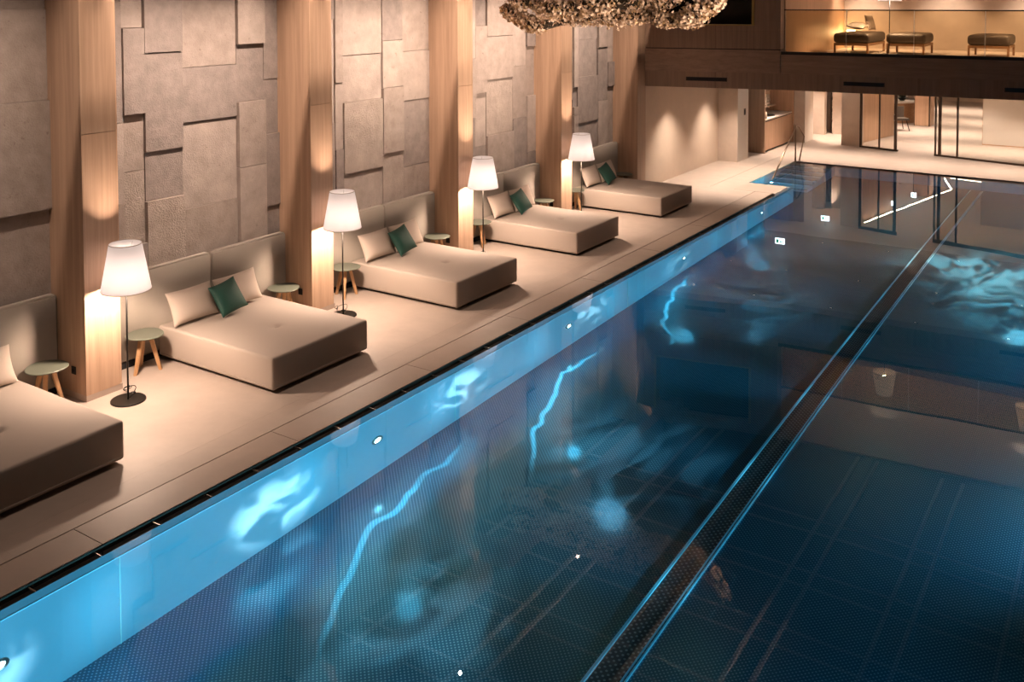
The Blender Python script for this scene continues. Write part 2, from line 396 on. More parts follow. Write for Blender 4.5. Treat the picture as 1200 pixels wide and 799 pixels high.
# ------------------------------------------------------------------ left wall: stone cladding
PY = [6.18+3.49*k for k in range(-2, 5)]          # pillar near faces
PW = .46
bays = {
 3: [(6.64, 7.13, [4.5, 3.0, 2.0]), (7.13, 7.435, [4.16, 3.09, 2.38, 1.46]), (7.435, 8.005, [3.84, 2.59, 1.97]), (8.005, 8.91, [3.62, 2.9, 1.76]), (8.91, 9.4, [3.89, 3.09, 2.18]), (9.4, 9.68, [3.37, 2.59, 1.55])],
 4: [(10.13, 10.83, [4.2, 2.6]), (10.83, 11.005, [3.21, 2.17]), (11.005, 11.92, [3.63, 2.89, 1.76]), (11.92, 12.44, [3.83, 3.05, 1.96]), (12.44, 13.17, [3.63, 2.79, 1.66])],
 5: [(13.62, 14.53, [3.4, 2.3]), (14.53, 14.92, [4.01, 2.74, 1.73]), (14.92, 15.84, [3.8, 2.97, 1.9]), (15.84, 16.34, [3.17, 2.13]), (16.34, 16.66, [3.55, 2.55, 1.4])],
 6: [(17.11, 18.22, [3.4, 2.3]), (18.22, 18.41, [2.57, 2.14, 1.95]), (18.41, 19.36, [3.61, 2.78, 1.75]), (19.36, 19.82, [3.4, 2.16]), (19.82, 20.16, [3.04, 2.48])],
 2: [(3.15, 4.0, [4.2, 2.6]), (4.0, 4.7, [3.9, 2.4]), (4.7, 6.19, [4.41, 3.37, 2.12])],
 1: [(-.35, .6, [4.1, 2.4]), (.6, 1.5, [3.4, 2.1]), (1.5, 2.7, [4.3, 2.9, 1.8])],
 0: [(-3.2, -2.0, [4.1, 2.4]), (-2.0, -.8, [3.4, 2.1])]}
rough_set = {(3, 1, 3), (3, 2, 3), (4, 3, 3), (4, 2, 2), (5, 2, 2)}
rel = [.025, .06, .035, .075, .015, .05]
bm = NB(); n = 0
bx(bm, -10.7, -10.47, -3.2, 20.6, 0, ZH)
for bk, cols in bays.items():
    for ci, (a, b_, zs) in enumerate(cols):
        zz = [ZH] + zs + [0.0]
        for zi in range(len(zz)-1):
            n += 1
            d = rel[(bk*5 + ci*3 + zi*2 + (ci*zi) % 3) % 6]
            mi = 3 if (bk, ci, zi) in rough_set else (bk*7+ci*2+zi*4+ci*zi) % 3
            vs = bx(bm, -10.47, -10.47+d, a+.004, b_-.004, zz[zi+1]+.004, zz[zi]-.004, mi)
struct(obj('wall_left', bm, STN))
# pillars
pn = ['before the first pillar in view', 'half way out of view beyond the left edge', 'nearest the viewer, behind the nearest floor lamp', 'second from the viewer, behind the second floor lamp',
      'third from the viewer, behind the third floor lamp', 'fourth from the viewer, behind the farthest floor lamp', 'last one, against the beam of the gallery']
def pillar(y):
    r = empty('wall_pillar', (-10.47, y, 0))
    bm = NB(); bx(bm, 0, .645, 0, PW-.03, .07, ZH); bmesh.ops.bevel(bm, geom=[e for e in bm.edges if abs(e.verts[0].co.z-e.verts[1].co.z) > 1], offset=.004, segments=1, affect='EDGES')
    obj('cladding', bm, M['oak'], r)
    bm = NB(); bx(bm, .645, .67, .0, PW-.03, .07, 3.01); bx(bm, .645, .67, .0, PW-.03, 3.016, ZH); obj('front_panel', bm, M['oak'], r)
    bm = NB(); bx(bm, 0, .645, PW-.03, PW, .07, ZH); obj('side_batten', bm, M['oak_red'], r)
    bm = NB(); bx(bm, 0, .668, .002, PW-.002, 0, .07); obj('plinth', bm, M['coping'], r)
    return r
pp = None
for k in (2, 3, 4, 5, 6):
    if pp is None: pp = pillar(PY[k]); o = pp
    else: o = copy_tree(pp); o.location = (-10.47, PY[k], 0)
    tag(o, 'tall oak-clad wall pillar, ' + pn[k], 'pillar', 'oak pillars along the stone wall')
# outlets on the pillar sides
ol = None
for k in (2, 3, 4, 5):
    if ol is None:
        ol = empty('wall_socket', (-10.03, PY[k], .32))
        bm = NB(); bx(bm, -.04, .04, -.012, 0, -.045, .045); bmesh.ops.bevel(bm, geom=bm.edges[:], offset=.004, segments=1, affect='EDGES'); obj('plate', bm, M['black'], ol)
        bm = NB(); lathe(bm, [(.0005, 0), (.02, 0), (.022, .004), (.0005, .004)], 20); obj('socket_ring', bm, M['dark'], ol, rot=(PI/2, 0, 0), loc=(0, -.012, 0))
        o = ol
    else: o = copy_tree(ol); o.location = (-10.03, PY[k], .32)
    tag(o, 'small black wall socket low on the side of the pillar, ' + pn[k].split(',')[0], 'wall socket', 'sockets on the pillars')

# ------------------------------------------------------------------ headboards
ordw = ['nearest', 'second nearest', 'third nearest', 'fourth nearest', 'farthest']
def panel_bm(y0, y1, z0, z1, t=.13):
    bm = NB(); bx(bm, 0, t, y0, y1, z0, z1)
    bmesh.ops.bevel(bm, geom=bm.edges[:], offset=.022, segments=3, affect='EDGES'); return bm
hb = None
for k in range(5):
    y = PY[k+1]+PW+.015 if False else 6.66+3.49*(k-1)
    if hb is None:
        hb = empty('headboard', (-10.42, y, 0))
        obj('upholstered_panel', panel_bm(0, 1.655, .08, 1.15), M['fabric_head'], hb, True)
        obj('upholstered_panel', panel_bm(1.66, 2.99, .08, 1.15), M['fabric_head'], hb, True)
        bm = NB(); bx(bm, .01, .11, .02, 2.97, 0, .08); obj('base_rail', bm, M['dark'], hb)
        o = hb
    else: o = copy_tree(hb); o.location = (-10.42, y, 0)
    if k == 4:
        for ch in o.children:
            pass
    tag(o, 'long padded beige headboard on the stone wall behind the %s daybed' % ordw[k], 'headboard', 'padded headboards')

# ------------------------------------------------------------------ daybeds
def slab(x0, x1, y0, y1, z0, z1, r, dimples=(), nx=64, ny=50, sag=.008):
    """soft-edged upholstered block; top gently crowned with button dimples"""
    bm = NB()
    def prof(t, n):   # parameter positions clustered at the edges
        return t
    def blk(u, v, w):
        x = x0+(x1-x0)*u; y = y0+(y1-y0)*v; z = z0+(z1-z0)*w
        # rounding
        cx = min(max(x, x0+r), x1-r); cy = min(max(y, y0+r), y1-r); cz = min(max(z, z0+r), z1-r)
        d = Vector((x-cx, y-cy, z-cz))
        if d.length > 1e-9: 
            d = d.normalized()*r; p = Vector((cx, cy, cz))+d
        else: p = Vector((x, y, z))
        if w > .99:
            p.z += sag*math.sin(PI*u)*math.sin(PI*v)
            for (dx, dy) in dimples:
                q = ((p.x-dx)**2+(p.y-dy)**2)
                p.z -= .045*math.exp(-q/(.05**2)) + .012*math.exp(-q/(.16**2))
        return p
    def params(L, n):
        e = r/L
        a = [0, e*.12, e*.35, e*.65, e]
        mid = [e+(1-2*e)*i/n for i in range(1, n)]
        return a+mid+[1-q for q in reversed(a)]
    us = params(x1-x0, nx); vs_ = params(y1-y0, ny); ws = params(z1-z0, 3)
    cache = {}
    def V(u, v, w):
        k = (round(u, 5), round(v, 5), round(w, 5))
        if k not in cache: cache[k] = bm.verts.new(blk(u, v, w))
        return cache[k]
    def face(A, B, f):
        for i in range(len(A)-1):
            for j in range(len(B)-1):
                try: bm.faces.new([f(A[i], B[j]), f(A[i+1], B[j]), f(A[i+1], B[j+1]), f(A[i], B[j+1])])
                except ValueError: pass
    face(us, vs_, lambda a, c: V(a, c, 1)); face(us, vs_, lambda a, c: V(a, c, 0))
    face(us, ws, lambda a, c: V(a, 0, c)); face(us, ws, lambda a, c: V(a, 1, c))
    face(vs_, ws, lambda a, c: V(0, a, c)); face(vs_, ws, lambda a, c: V(1, a, c))
    return bm
bed = None
bedpos = [3.96+3.505*k for k in range(5)]
for k, y in enumerate(bedpos):
    if bed is None:
        bed = empty('daybed', (-10.27, y, 0))
        obj('mattress_block', slab(0, 2.07, 0, 1.6, .04, .42, .03, [(1.25, .8)]), M['fabric'], bed, True)
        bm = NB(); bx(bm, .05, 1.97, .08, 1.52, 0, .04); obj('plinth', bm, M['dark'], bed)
        bm = NB()
        tube(bm, [(.03, 0.0005, .075), (2.04, .0005, .075)], .006, 6); tube(bm, [(2.0695, .03, .075), (2.0695, 1.57, .075)], .006, 6)
        obj('piping', bm, M['fabric'], bed)
        bm = NB(); lathe(bm, [(.0005, .003), (.008, .003), (.011, 0)], 16); obj('button', bm, M['fabric_head'], bed, True, loc=(1.25, .8, .392))
        o = bed
    else: o = copy_tree(bed); o.location = (-10.27, y, 0)
    tag(o, ['low square beige daybed cut by the left edge of the picture, nearest of the row', 'low square beige daybed second from the viewer, right of the nearest floor lamp',
            'low square beige daybed in the middle of the row, right of the second floor lamp', 'low square beige daybed fourth from the viewer, right of the third floor lamp',
            'low square beige daybed at the far end of the row beside the last pillar'][k], 'daybed', 'beige daybeds in a row beside the pool')

def cushion_bm(w, h, t, n=18, pinch=.07):
    bm = NB()
    def P(u, v, s):
        a = abs(u); c = abs(v)
        bul = max(0, (1-a**3.2))*max(0, (1-c**3.2))
        th = t/2*(bul**.55)
        # edges bow inwards between the corners
        x = w/2*u*(1-pinch*(1-c*c)); y = h/2*v*(1-pinch*(1-a*a))
        return Vector((x, y, s*th))
    cache = {}
    def V(i, j, s):
        u = -1+2*i/n; v = -1+2*j/n
        edge = i in (0, n) or j in (0, n)
        k = (i, j, 0 if edge else s)
        if k not in cache: cache[k] = bm.verts.new(P(math.sin(u*PI/2), math.sin(v*PI/2), s))
        return cache[k]
    for s in (1, -1):
        for i in range(n):
            for j in range(n):
                try: bm.faces.new([V(i, j, s), V(i+1, j, s), V(i+1, j+1, s), V(i, j+1, s)])
                except ValueError: pass
    return bm
def cushion(name, w, h, t, m, loc, rot):
    o = obj(name, cushion_bm(w, h, t), m, None, True)
    bm = NB(); pts = []
    n = 12
    for (a, b2) in (((-1, -1), (1, -1)), ((1, -1), (1, 1)), ((1, 1), (-1, 1)), ((-1, 1), (-1, -1))):
        for i in range(n):
            f = i/n; u = a[0]+(b2[0]-a[0])*f; v = a[1]+(b2[1]-a[1])*f
            pts.append((w/2*u*(1-.07*(1-v*v)), h/2*v*(1-.07*(1-u*u)), 0))
    pts.append(pts[0]); tube(bm, pts, .004, 6)
    obj('seam', bm, m, o)
    # local x = along the wall (+Y), local y = up
    B = Matrix(((0, 0, 1), (1, 0, 0), (0, 1, 0)))          # columns: x->+Y, y->+Z, z->+X
    Mx = B.to_4x4() @ Euler(rot, 'XYZ').to_matrix().to_4x4()
    o.matrix_world = Matrix.Translation(loc) @ Mx
    return o
bedn = ['nearest', 'second nearest', 'middle', 'fourth', 'farthest']
for k, y in enumerate(bedpos):
    if k == 0:
        o = cushion('cushion', .68, .40, .16, M['pillow'], (-10.05, y+1.2, .62), (-.42, 0, 0))
        tag(o, 'beige cushion on the nearest daybed, a corner showing at the left edge', 'cushion', 'beige cushions on the daybeds')
        continue
    o = cushion('cushion', .68, .42, .17, M['pillow'], (-10.035, y+.34, .65), (-.42, 0, 0))
    tag(o, 'plain beige cushion on the %s daybed, left of its green one' % bedn[k], 'cushion', 'beige cushions on the daybeds')
    o = cushion('cushion', .70, .42, .17, M['pillow'], (-10.035, y+1.07, .65), (-.40, 0, .02))
    tag(o, 'plain beige cushion on the %s daybed, right of its green one' % bedn[k], 'cushion', 'beige cushions on the daybeds')
    o = cushion('cushion', .43, .42, .15, M['green'], (-9.855, y+.76, .655), (-.55, .05, .09+.03*k))
    tag(o, 'small dark green velvet cushion leaning in the centre of the %s daybed' % bedn[k], 'cushion', 'green cushions on the daybeds')

# ------------------------------------------------------------------ side tables
def side_table():
    r = empty('side_table', (0, 0, 0))
    bm = NB(); n = 48; prof = [(.0005, .43), (.195, .43), (.222, .441), (.222, .447), (.216, .452), (.0005, .452)]
    rings = []
    for rr, z in prof:
        ring = []
        for i in range(n):
            a = 2*PI*i/n; k = 1+.035*math.cos(3*a+.6)
            ring.append(bm.verts.new((rr*k*math.cos(a), rr*k*math.sin(a), z)))
        rings.append(ring)
    for a, b_ in zip(rings, rings[1:]):
        for i in range(n): bm.faces.new([a[i], a[(i+1) % n], b_[(i+1) % n], b_[i]])
    obj('tabletop', bm, M['table'], r)
    for i in range(3):
        a = 2*PI*i/3+.35
        top = Vector((.06*math.cos(a), .06*math.sin(a), .43)); bot = Vector((.175*math.cos(a), .175*math.sin(a), .0))
        bm = NB(); d = Vector((math.cos(a), math.sin(a), 0)); s = Vector((-d.y, d.x, 0))
        vs = []
        for p, w1 in ((bot, .019), (top, .026)):
            vs.append([bm.verts.new(p+d*(w1*a1)+s*(w1*b1)) for a1, b1 in ((-1, -1), (1, -1), (1, 1), (-1, 1))])
        bm.faces.new(vs[0]); bm.faces.new(vs[1])
        for q in range(4): bm.faces.new([vs[0][q], vs[0][(q+1) % 4], vs[1][(q+1) % 4], vs[1][q]])
        bmesh.ops.bevel(bm, geom=[e for e in bm.edges if abs(e.verts[0].co.z-e.verts[1].co.z) > .3], offset=.006, segments=2, affect='EDGES')
        obj('leg', bm, M['oak_leg'], r)
    bm = NB(); lathe(bm, [(.0005, .415), (.07, .415), (.07, .4305), (.0005, .4305)], 24); obj('bracket_plate', bm, M['black'], r)
    return r
st = side_table(); first = True
spots_ = []
for k in range(5):
    if k > 0: spots_.append((bedpos[k]-.34, 'between the %s floor lamp and the %s daybed' % (['', 'nearest', 'second', 'third', 'farthest'][k], bedn[k]), .4*k))
    spots_.append((bedpos[k]+1.91, 'beyond the %s daybed, tucked against the next pillar' % bedn[k], 1.1+.9*k))
for y, lb, rz in spots_:
    o = st if first else copy_tree(st); first = False
    o.location = (-10.06, y, 0); o.rotation_euler = (0, 0, rz)
    tag(o, 'round sage green side table, ' + lb, 'side table', 'three-legged side tables')

# ------------------------------------------------------------------ floor lamps
def floor_lamp():
    r = empty('floor_lamp', (0, 0, 0))
    bm = NB(); lathe(bm, [(.0005, 0), (.19, 0), (.19, .012), (.185, .017), (.0005, .017)], 48); obj('base', bm, M['black'], r)
    bm = NB(); tube(bm, [(0, 0, .015), (0, 0, 1.50)], .010, 12); obj('pole', bm, M['black'], r, True)
    bm = NB(); lathe(bm, [(.27, 1.262), (.175, 1.785), (.172, 1.785), (.267, 1.262), (.27, 1.262)], 64)
    sh = obj('lamp_shade', bm, M['shade'], r, True)
    bm = NB(); lathe(bm, [(.268, 1.262), (.272, 1.262), (.271, 1.27), (.267, 1.27), (.268, 1.262)], 64); obj('hem', bm, M['pillow'], sh, True)
    bm = NB(); lathe(bm, [(.173, 1.78), (.177, 1.78), (.176, 1.788), (.172, 1.788), (.173, 1.78)], 64)
    obj('hem', bm, M['pillow'], sh, True)
    bm = NB()
    for i in range(3):
        a = 2*PI*i/3
        tube(bm, [(.012*math.cos(a), .012*math.sin(a), 1.50), (.176*math.cos(a), .176*math.sin(a), 1.77)], .002, 6)
    obj('shade_carrier', bm, M['steel'], r)
    bm = NB(); lathe(bm, [(.018, 1.36), (.018, 1.42), (.0005, 1.42)], 16); lathe(bm, [(.0005, 1.36), (.018, 1.36)], 16); obj('lamp_holder', bm, M['black'], r)
    bm = NB(); bmesh.ops.create_uvsphere(bm, u_segments=16, v_segments=10, radius=.03, matrix=Matrix.Translation((0, .05, 1.40))); obj('bulb', bm, M['bulb'], r, True)
    # cable with its foot switch, coiled behind the pole
    bm = NB(); pts = []
    for i in range(60):
        t = i/59
        pts.append((-.02-.30*t+.05*math.sin(9*t), .03+.16*t+.06*math.sin(14*t), .012+.16*abs(math.sin(6.5*t))*(1-t)))
    tube(bm, pts, .004, 6); c = obj('cable', bm, M['black'], r, True)
    bm = NB(); lathe(bm, [(.0005, 0), (.032, 0), (.035, .01), (.03, .024), (.0005, .026)], 20); obj('foot_switch', bm, M['black'], c, True, loc=(-.10, .13, .003))
    return r
fl = floor_lamp()
LY = [6.47, 9.94, 13.41, 16.87]
for k, y in enumerate(LY):
    o = fl if k == 0 else copy_tree(fl)
    o.location = (-9.46, y, 0); o.rotation_euler = (0, 0, 0.1*k)
    tag(o, 'lit floor lamp with white conical shade, %s of its row' % ['nearest', 'second from the viewer', 'third from the viewer', 'farthest'][k], 'floor lamp', 'floor lamps along the pool deck')
    point('lamp_light', (-9.43, y, 1.40), 128, WARM, .08)
# two lamps of the same kind on the gallery (their shades show mirrored in the pool)
for k, (x, y) in enumerate(((-5.05, 23.9), (-1.95, 23.6))):
    o = copy_tree(fl); o.location = (x, y, 3.18); o.rotation_euler = (0, 0, .3)
    tag(o, 'thin-poled floor lamp on the upper gallery, ' + ('between the first two loungers' if k == 0 else 'right of the rightmost lounger'), 'floor lamp', 'floor lamps on the gallery')
    point('lamp_light', (x, y, 3.18+1.40), 170, WARM, .05)

# ------------------------------------------------------------------ gallery and upper wall at the far end
A0 = Vector((-9.87, 20.52)); A1 = Vector((-6.80, 21.22)); A2 = Vector((3.2, 22.1))
def fy(x):
    if x < A1.x: return A0.y+(A1.y-A0.y)*(x-A0.x)/(A1.x-A0.x)
    return A1.y+(21.62-A1.y)*(x-A1.x)/(5.0)
xe = 3.2
nrm = Vector((-.2, 1)).normalized()
bm = NB()      # low beam band (vertical boards) and high beam band
prism(bm, [(-9.95, fy(-9.95)), (-6.8, fy(-6.8)), (xe, fy(xe)), (xe, fy(xe)+.4), (-6.8, fy(-6.8)+.4), (-9.95, fy(-9.95)+.4)], ZC, 2.83, 0)
struct(obj('wall_beam_lower', bm, M['oak_dark']))
bm = NB()
prism(bm, [(-9.95, fy(-9.95)-.02), (-6.8, fy(-6.8)-.02), (-6.8, fy(-6.8)+.4), (-9.95, fy(-9.95)+.4)], 2.83, 3.35, 0)
prism(bm, [(-6.79, fy(-6.79)), (xe, fy(xe)), (xe, fy(xe)+.4), (-6.79, fy(-6.79)+.4)], 2.83, 3.255, 0)
struct(obj('wall_beam_upper', bm, M['oak_beam']))
bm = NB()      # upper wall with a window opening
wx0, wx1, wz = -9.55, -7.36, 3.90
for a, b_, z0, z1 in ((-9.95, wx0, 3.37, ZH), (wx1, -6.80, 3.37, ZH), (wx0, wx1, 3.37, wz), (wx0, wx1, 5.2, ZH)):
    prism(bm, [(a, fy(a)), (b_, fy(b_)), (b_, fy(b_)+.25), (a, fy(a)+.25)], z0, z1)
bx(bm, -6.98, -6.80, 21.45, 26.6, 3.1, ZH)
struct(obj('wall_upper', bm, M['oak_dark']))
bm = NB(); prism(bm, [(-9.95, fy(-9.95)+.02), (-6.81, fy(-6.81)+.02), (-6.81, fy(-6.81)+.2), (-9.95, fy(-9.95)+.2)], 3.34, 3.38); struct(obj('trim_shadow_gap', bm, M['dark']))
wr = empty('upper_window', (wx1, fy(wx1), wz))
tag(wr, 'dark window in a thin brass frame high on the wood wall, left of the gallery', 'window')
bm = NB()
def seg(bm, a, b_, z0, z1, y0, y1):
    prism(bm, [(a-wx1, fy(a)+y0-fy(wx1)), (b_-wx1, fy(b_)+y0-fy(wx1)), (b_-wx1, fy(b_)+y1-fy(wx1)), (a-wx1, fy(a)+y1-fy(wx1))], z0-wz, z1-wz)
seg(bm, wx0, wx1, wz, wz+.025, -.03, .2); seg(bm, wx1-.05, wx1, wz, 5.2, -.03, .2); seg(bm, wx0, wx0+.05, wz, 5.2, -.03, .2)
obj('frame', bm, M['brass'], wr)
bm = NB(); seg(bm, wx0, wx1, wz+.025, 5.2, .12, .13); obj('pane', bm, M['glass'], wr)
bm = NB(); seg(bm, wx0-.2, wx1+.2, wz-.2, 5.3, .6, .65); struct(obj('wall_behind_window', bm, M['dark'], None, loc=(wx1, fy(wx1), wz)))
# gallery interior
bm = NB(); prism(bm, [(-6.80, fy(-6.8)+.02), (xe, fy(xe)+.02), (xe, 28.4), (-6.80, 28.4)], 3.0, 3.18); struct(obj('floor_gallery', bm, M['plaster_stone']))
bm = NB(); bx(bm, -6.98, xe, 26.6, 26.8, 3.0, ZH); struct(obj('wall_gallery_back', bm, M['plaster_stone']))
bm = NB(); prism(bm, [(-6.80, fy(-6.8)+.0), (xe, fy(xe)+.0), (xe, 26.8), (-6.80, 26.8)], 5.40, 5.5); struct(obj('ceiling_gallery', bm, M['ceil']))
# slit in the gallery's left wall lined with light oak
bm = NB(); bx(bm, -6.80, -6.785, 21.5, 26.6, 3.18, 5.4); struct(obj('wall_gallery_left', bm, M['oak_red']))
# balustrade
br = empty('balustrade', (-6.76, fy(-6.76), 3.255))
tag(br, 'long frameless glass balustrade with thin dark handrail along the upper gallery', 'balustrade')
def seg2(bm, a, b_, z0, z1, y0, y1, mi=0):
    o0 = Vector((-6.76, fy(-6.76)))
    prism(bm, [(a-o0.x, fy(a)+y0-o0.y), (b_-o0.x, fy(b_)+y0-o0.y), (b_-o0.x, fy(b_)+y1-o0.y), (a-o0.x, fy(a)+y1-o0.y)], z0-3.255, z1-3.255, mi)
bm = NB(); seg2(bm, -6.78, xe, 3.257, 3.325, -.02, .08); obj('base_channel', bm, M['black'], br)
bm = NB(); seg2(bm, -6.72, xe, 4.245, 4.27, .0, .05); obj('handrail', bm, M['bronze'], br)
js = [-6.70, -5.40, -4.04, -2.70, -1.35, 0.0, 1.35, xe]
for a, b_ in zip(js, js[1:]):
    bm = NB(); seg2(bm, a+.008, b_-.008, 3.325, 4.245, .02, .032); g = obj('glass_panel', bm, M['glass_amber'], br)
    bm = NB(); seg2(bm, b_-.008, b_-.004, 3.325, 4.245, .018, .034); seg2(bm, a+.004, a+.008, 3.325, 4.245, .018, .034)
    obj('glass_edge', bm, M['glass_edge'], g)
# air grilles in the beam
for k, (a, b_) in enumerate(((-8.86, -7.94), (-5.44, -4.60), (-2.33, -1.45))):
    r = empty('air_grille', (a, fy(a), 2.66))
    bm = NB(); e = Vector((b_-a, fy(b_)-fy(a))); L = e.length
    bx(bm, 0, L, -.008, .01, -.045, .045); obj('frame', bm, M['bronze'], r)
    bm = NB()
    bx(bm, .015, L-.015, -.010, -.0085, -.036, .036); obj('slot', bm, M['dark'], r)
    r.rotation_euler = (0, 0, math.atan2(e.y, e.x))
    tag(r, 'long narrow black air grille in the wooden beam, ' + ['leftmost, above the alcove', 'middle, above the glass doors', 'rightmost, cut by the picture edge'][k], 'air grille', 'air grilles in the gallery beam')
# gallery loungers
def lounger(L, W=.80):
    r = empty('lounger', (0, 0, 0))
    for (x, y) in ((0.02, 0.02), (W-.02, .02), (.02, L-.02), (W-.02, L-.02)):
        bm = NB(); bx(bm, x-.022, x+.022, y-.022, y+.022, 0, .26); obj('leg', bm, M['teak'], r)
    bm = NB(); bx(bm, 0, W, 0, .035, .2, .26); bx(bm, 0, W, L-.035, L, .2, .26); bx(bm, 0, .035, 0, L, .2, .26); bx(bm, W-.035, W, 0, L, .2, .26)
    for i in range(7): bx(bm, .03, W-.03, .08+i*(L-.2)/6.5, .13+i*(L-.2)/6.5, .225, .25)
    obj('frame', bm, M['teak'], r)
    obj('cushion', slab(-.02, W+.02, -.02, L+.02, .262, .50, .085, (), 10, 12, .02), M['cushion'], r, True)
    return r
l1 = lounger(1.75); l1.location = (-6.26, 23.6, 3.18)
tag(l1, 'dark cushioned wooden lounger on the gallery with white pillows at its far end, leftmost', 'lounger', 'loungers on the gallery')
l2 = lounger(1.1, .84); l2.location = (-5.12, 23.95, 3.18)
tag(l2, 'dark cushioned wooden lounger in the middle of the gallery', 'lounger', 'loungers on the gallery')
l3 = copy_tree(l2); l3.location = (-3.34, 23.85, 3.18)
tag(l3, 'dark cushioned wooden lounger at the right end of the gallery', 'lounger', 'loungers on the gallery')
o = cushion('gallery_pillow', .56, .42, .15, M['white'], (-5.98, 24.70, 3.835), (-1.42, 0, .1)); tag(o, 'white pillow lying on the leftmost gallery lounger, in front', 'pillow', 'pillows on the gallery lounger')
o = cushion('gallery_pillow', .42, .4, .12, M['towel'], (-5.80, 25.24, 3.90), (-.3, -.2, .0)); tag(o, 'grey patterned pillow behind the white one on the leftmost gallery lounger', 'pillow', 'pillows on the gallery lounger')
r = empty('wall_light', (-6.72, 26.57, 3.62)); tag(r, 'small glowing low wall light in the back corner of the gallery', 'wall light')
bm = NB(); bx(bm, 0, .26, -.03, 0, -.06, .06); obj('housing', bm, M['white'], r)
bm = NB(); bx(bm, .02, .24, -.036, -.031, -.05, .04); obj('lens', bm, M['wallglow'], r)
point('wall_light_glow', (-6.55, 26.3, 3.6), 7, (1, .7, .4), .06)

# ------------------------------------------------------------------ under the gallery
bm = NB(); bx(bm, -11.5, 3.2, 28.35, 46, ZC, ZC+.2); struct(obj('ceiling', bm, M['ceil']))
bm = NB(); prism(bm, [(-11.5, 20.9), (-9.9, 20.9), (-6.8, 21.64), (3.2, 22.2), (3.2, 28.35), (-11.5, 28.35)], ZC+.002, ZC+.2); struct(obj('ceiling_front', bm, M['ceil_wood']))
bm = NB(); bx(bm, -10.5, -9.86, 20.66, 25.36, 0, ZC); struct(obj('wall_alcove', bm, M['plaster']))
bm = NB(); bx(bm, -10.5, -9.30, 25.36, 26.2, 0, ZC); struct(obj('wall_return', bm, M['plaster_stone']))
bm = NB(); bx(bm, -9.862, -9.30, 26.2, 26.205, 0, ZC); bx(bm, -9.30, -9.296, 25.37, 26.2, .0, ZC); struct(obj('trim_4', bm, M['white']))
r = empty('switch_panel', (-9.296, 25.9, 1.35)); tag(r, 'tiny dark switch panel on the white return of the beige wall left of the bar', 'switch')
bm = NB(); bx(bm, 0, .012, -.06, .06, -.09, .09); obj('plate', bm, M['bronze'], r)
bm = NB(); bx(bm, .012, .016, -.04, .04, -.05, .05); obj('button', bm, M['dark'], r)
# bar niche
br_ = empty('bar_cabinet', (-9.2, 27.3, 0))
tag(br_, 'warm oak bar cabinet with white top in the niche behind the pool steps', 'cabinet')
bm = NB(); bx(bm, -.47, .03, -.07, 0, 0, ZC); bx(bm, -.47, .03, 0, .012, 0, ZC); obj('end_panel', bm, M['oak'], br_)
bm = NB(); bx(bm, -.72, -.015, .012, 2.62, .05, .90); obj('body', bm, M['oak_red'], br_)
for i in range(3):
    bm = NB(); bx(bm, -.015, .0, .02+i*.865, .02+i*.865+.855, .06, .885); obj('door', bm, M['oak_red'], br_)
bm = NB(); bx(bm, -.72, .005, .012, 2.62, .93, .965); obj('worktop', bm, M['counter'], br_)
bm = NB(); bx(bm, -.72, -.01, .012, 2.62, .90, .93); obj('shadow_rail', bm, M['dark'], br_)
bm = NB(); bx(bm, -.75, -.72, .012, 2.66, 0, ZC); bx(bm, -.75, .05, 2.62, 2.67, 0, ZC); obj('back_panel', bm, M['oak_red'], br_)
bm = NB(); bx(bm, -.72, -.28, .012, 1.9, 1.22, 1.25); bx(bm, -.72, -.28, .012, 1.9, 1.72, 1.75); obj('shelf', bm, M['oak_dark'], br_)
tw = None; i = 0
for row in range(3):
    for c in range(11):
        if tw is None:
            tw = empty('rolled_towel', (0, 0, 0))
            bm = NB(); pts = []
            n = 44
            for q in range(n):
                a = q*.45; rr = .008+.055*q/n
                pts.append((rr*math.cos(a), rr*math.sin(a)))
            lo = [bm.verts.new((0, p[0], p[1])) for p in pts]; hi = [bm.verts.new((.34, p[0], p[1])) for p in pts]
            for q in range(n-1): bm.faces.new([lo[q], lo[q+1], hi[q+1], hi[q]])
            obj('towel_roll', bm, M['towel'], tw, True)
            bm = NB(); lathe(bm, [(.0005, -.16), (.057, -.16), (.061, -.15), (.061, .15), (.057, .16), (.0005, .16)], 20); obj('towel_core', bm, M['towel'], tw, True, loc=(.17, 0, 0), rot=(0, PI/2, 0))
            o = tw
        else: o = copy_tree(tw)
        o.location = (-9.87, 27.42+c*.128+(.064 if row == 1 else 0), 1.317+row*.111)
        i += 1
        tag(o, 'rolled beige towel stacked on the shelf over the bar counter', 'towel', 'rolled towels on the bar shelf')
r = empty('serving_tray', (-9.45, 28.5, .966)); tag(r, 'small dark oval tray lying on the white bar top', 'tray')
bm = NB(); lathe(bm, [(.0005, 0), (.17, 0), (.19, .018), (.185, .018), (.168, .006), (.0005, .006)], 32); o = obj('dish', bm, M['black'], r, True); o.scale = (.8, 1.5, 1)
for i, (x, y) in enumerate(((-9.32, 27.45), (-9.38, 27.6), (-9.3, 27.72))):
    r = empty('water_glass', (x, y, .966)); bm = NB(); lathe(bm, [(.0005, 0), (.03, 0), (.036, .19), (.033, .19), (.028, .01), (.0005, .01)], 20); obj('body', bm, M['towel'], r, True)
    tag(r, 'slim pale vessel standing at the near end of the white bar top', 'vessel', 'vessels on the bar top')
